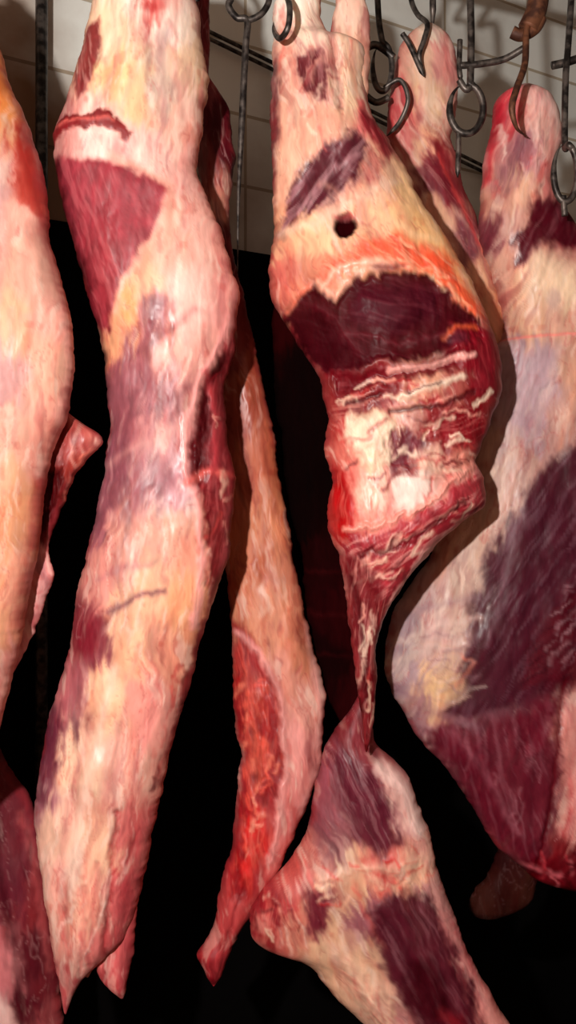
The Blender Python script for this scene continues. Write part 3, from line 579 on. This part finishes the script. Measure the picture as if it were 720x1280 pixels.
hook('meat_hook',(306,-40,.12),[(290,-4,.12),(286,8,.12),(296,22,.12),(309,26,.12),(307,60,.12),(302,160,.12),(298,250,.12),(297,342,.12)],.0048,ry1,
     [([(309,26,.12),(326,18,.12),(336,2,.12),(334,-14,.12)],.0045,tip)])
hook('meat_hook',(352,-40,.08),[(356,-12,.03),(362,8,-.02),(360,34,-.03),(350,48,-.01),(342,38,.04),(343,24,.07)],.004)
hook('meat_hook',(470,-40,.2),[(472,0,.2),(474,30,.2),(478,52,.2)]+ring(478,84,12,30,.2,12)[0:16],.0045,ry1,
     [([(455,62,.2),(468,56,.2),(480,62,.2),(492,72,.2)],.0055),([(456,118,.2),(470,128,.2),(486,122,.2)],.005),([(480,110,.2),(500,100,.19),(510,124,.19),(500,152,.2),(484,170,.2)],.0035,tip)])
hook('meat_hook',(510,-30,.28),[(514,0,.26),(522,18,.24),(534,30,.21),(530,50,.2),(524,70,.2),(530,92,.21),(536,98,.24)],.004,ry2,
     [([(503,42,.2),(512,56,.2),(522,78,.2),(530,96,.2)],.004,tip)])
hook('meat_hook',(541,-30,.28),[(541,0,.25),(541,20,.25),(540,44,.25)],.005,ry2)
hook('meat_hook',(588,-40,.2),[(588,0,.19),(589,50,.185),(588,100,.18)]+ring(583,136,21,31,.18,14)[0:17],.0052,ry1,
     [([(574,100,.18),(583,112,.18),(592,104,.18)],.005),([(575,50,.18),(574,84,.18),(576,100,.18)],.004,tip),([(573,164,.18),(573,190,.18),(572,222,.18)],.004,tip),([(575,82,.18),(600,80,.18),(630,74,.18),(655,60,.17)],.005)])
hook('meat_hook',(672,-40,.2),[(664,10,.17),(658,40,.16),(656,80,.14),(646,110,.11),(640,135,.10),(646,160,.11),(658,170,.14)],.0048,ry1,
     [([(640,40,.17),(652,44,.17),(668,36,.17),(676,22,.17)],.009),([(674,-10,.17),(670,14,.17),(660,36,.17)],.015)],M_RU)
hook('meat_hook',(716,-40,.24),[(714,0,.22),(710,60,.2),(707,100,.18),(706,180,.16)]+ring(707,216,15,36,.13,14),.0048,ry1,
     [([(690,82,.2),(708,78,.2),(726,72,.2)],.006),([(704,245,.13),(706,270,.13)],.0045)])
hook('meat_hook',(190,-90,-.02),[(200,-70,-.09),(190,-44,-.11),(172,-36,-.06),(165,-48,.0)],.0048)
hook('meat_hook',(-85,-90,-.12),[(-75,-70,-.2),(-85,-44,-.23),(-100,-36,-.15)],.0048)
hook('meat_hook',(250,-60,.2),[(256,-40,.14),(250,-4,.11),(242,0,.16)],.0042,ry2)
hook('meat_hook',(-85,-90,.1),[(-80,-70,.08),(-85,-30,.06),(-95,-28,.12)],.0042,ry2)

def rail(name,fy):
    sp=[([Vector((x,fy(x),RZ)) for x in np.linspace(-1.3,1.3,20)],.012,None)]
    for x in (-1.1,-.35,.4,1.15): sp.append(([Vector((x,fy(x),RZ)),Vector((x,fy(x),2.995))],.008,None))
    return tubes(name,sp,M_ST)
rail('overhead_rail',ry1); rail('overhead_rail',ry2)

# room frame : back wall turned 33 degrees
TH=math.radians(33)
dv=Vector((math.cos(TH),math.sin(TH),0)); nv_=Vector((-math.sin(TH),math.cos(TH),0))
O=Vector((-.6,.40,0))
def wall_pt(u,v,off=0):
    d=Vector(((u-360)*K/CAM_D,1,-(v-640)*K/CAM_D)); c=Vector((0,-CAM_D,ZC))
    t=((O-nv_*off-c).dot(nv_))/d.dot(nv_); return c+d*t
sp=[]
for du in (0,9):
    a=wall_pt(236,27+du,.03); b=wall_pt(640,225+du*.8,.03)
    sp.append(([a.lerp(b,i/10) for i in range(11)],.0045,None))
for s in (.02,.5,.98):
    p=a.lerp(b,s); sp.append(([p,p+nv_*.03],.005,None))
tubes('wall_hook_rod',sp,M_ST)
p=wall_pt(52,100,.05)
tubes('steel_post',[([Vector((p.x,p.y,0)),Vector((p.x,p.y,1.5)),Vector((p.x,p.y,3.0))],.012,None)],M_ST)

def box(name,s0,s1,n0,n1,z0,z1,mat):
    me=bpy.data.meshes.new(name)
    vs=[(a,b,c) for a in (s0,s1) for b in (n0,n1) for c in (z0,z1)]
    me.from_pydata(vs,[],[(0,1,3,2),(4,6,7,5),(0,4,5,1),(2,3,7,6),(0,2,6,4),(1,5,7,3)]); me.update()
    me.materials.append(mat)
    ob=bpy.data.objects.new(name,me); bpy.context.collection.objects.link(ob)
    ob.location=O; ob.rotation_euler=(0,0,TH); return ob
S0,S1,N0=-1.6,3.4,-3.4
box('wall_back',S0,S1,0,.1,0,3,M_TILE)
box('gap_shade_panel',S0,S1,-.012,0,0,2.09,M_DARK)  # added dark panel, paints the shaded gaps onto the lower wall
box('wall_left',S0-.1,S0,N0,.1,0,3,M_TILE)
box('wall_right',S1,S1+.1,N0,.1,0,3,M_TILE)
box('wall_front',S0,S1,N0-.1,N0,0,3,M_TILE)
M_F2=plain('dark_wet_concrete',(14,10,10),(26,20,19),.5,4)
box('floor',S0-.1,S1+.1,N0-.1,.1,-.1,0,M_F2)
box('ceiling',S0-.1,S1+.1,N0-.1,.1,3,3.1,M_CEIL)

# ---------------------------------------------------------------- light & camera
ld=bpy.data.lights.new('camera_flash','POINT'); ld.energy=142; ld.shadow_soft_size=.025; ld.color=(1,.975,.93)
lo=bpy.data.objects.new('camera_flash',ld); bpy.context.collection.objects.link(lo); lo.location=(-.36,-1.60,ZC+.28)
w=bpy.data.worlds.new('World'); bpy.context.scene.world=w; w.use_nodes=True
w.node_tree.nodes['Background'].inputs[0].default_value=(.5,.45,.42,1); w.node_tree.nodes['Background'].inputs[1].default_value=.03
cd=bpy.data.cameras.new('camera'); co=bpy.data.objects.new('camera',cd); bpy.context.collection.objects.link(co)
co.location=(0,-CAM_D,ZC); co.rotation_euler=(math.radians(90),0,0)
cd.sensor_fit='VERTICAL'; cd.sensor_height=24; cd.lens=24*CAM_D/(1280*K); cd.clip_start=.01
bpy.context.scene.camera=co
vs_=bpy.context.scene.view_settings; vs_.view_transform='Standard'; vs_.look='None'; vs_.exposure=0
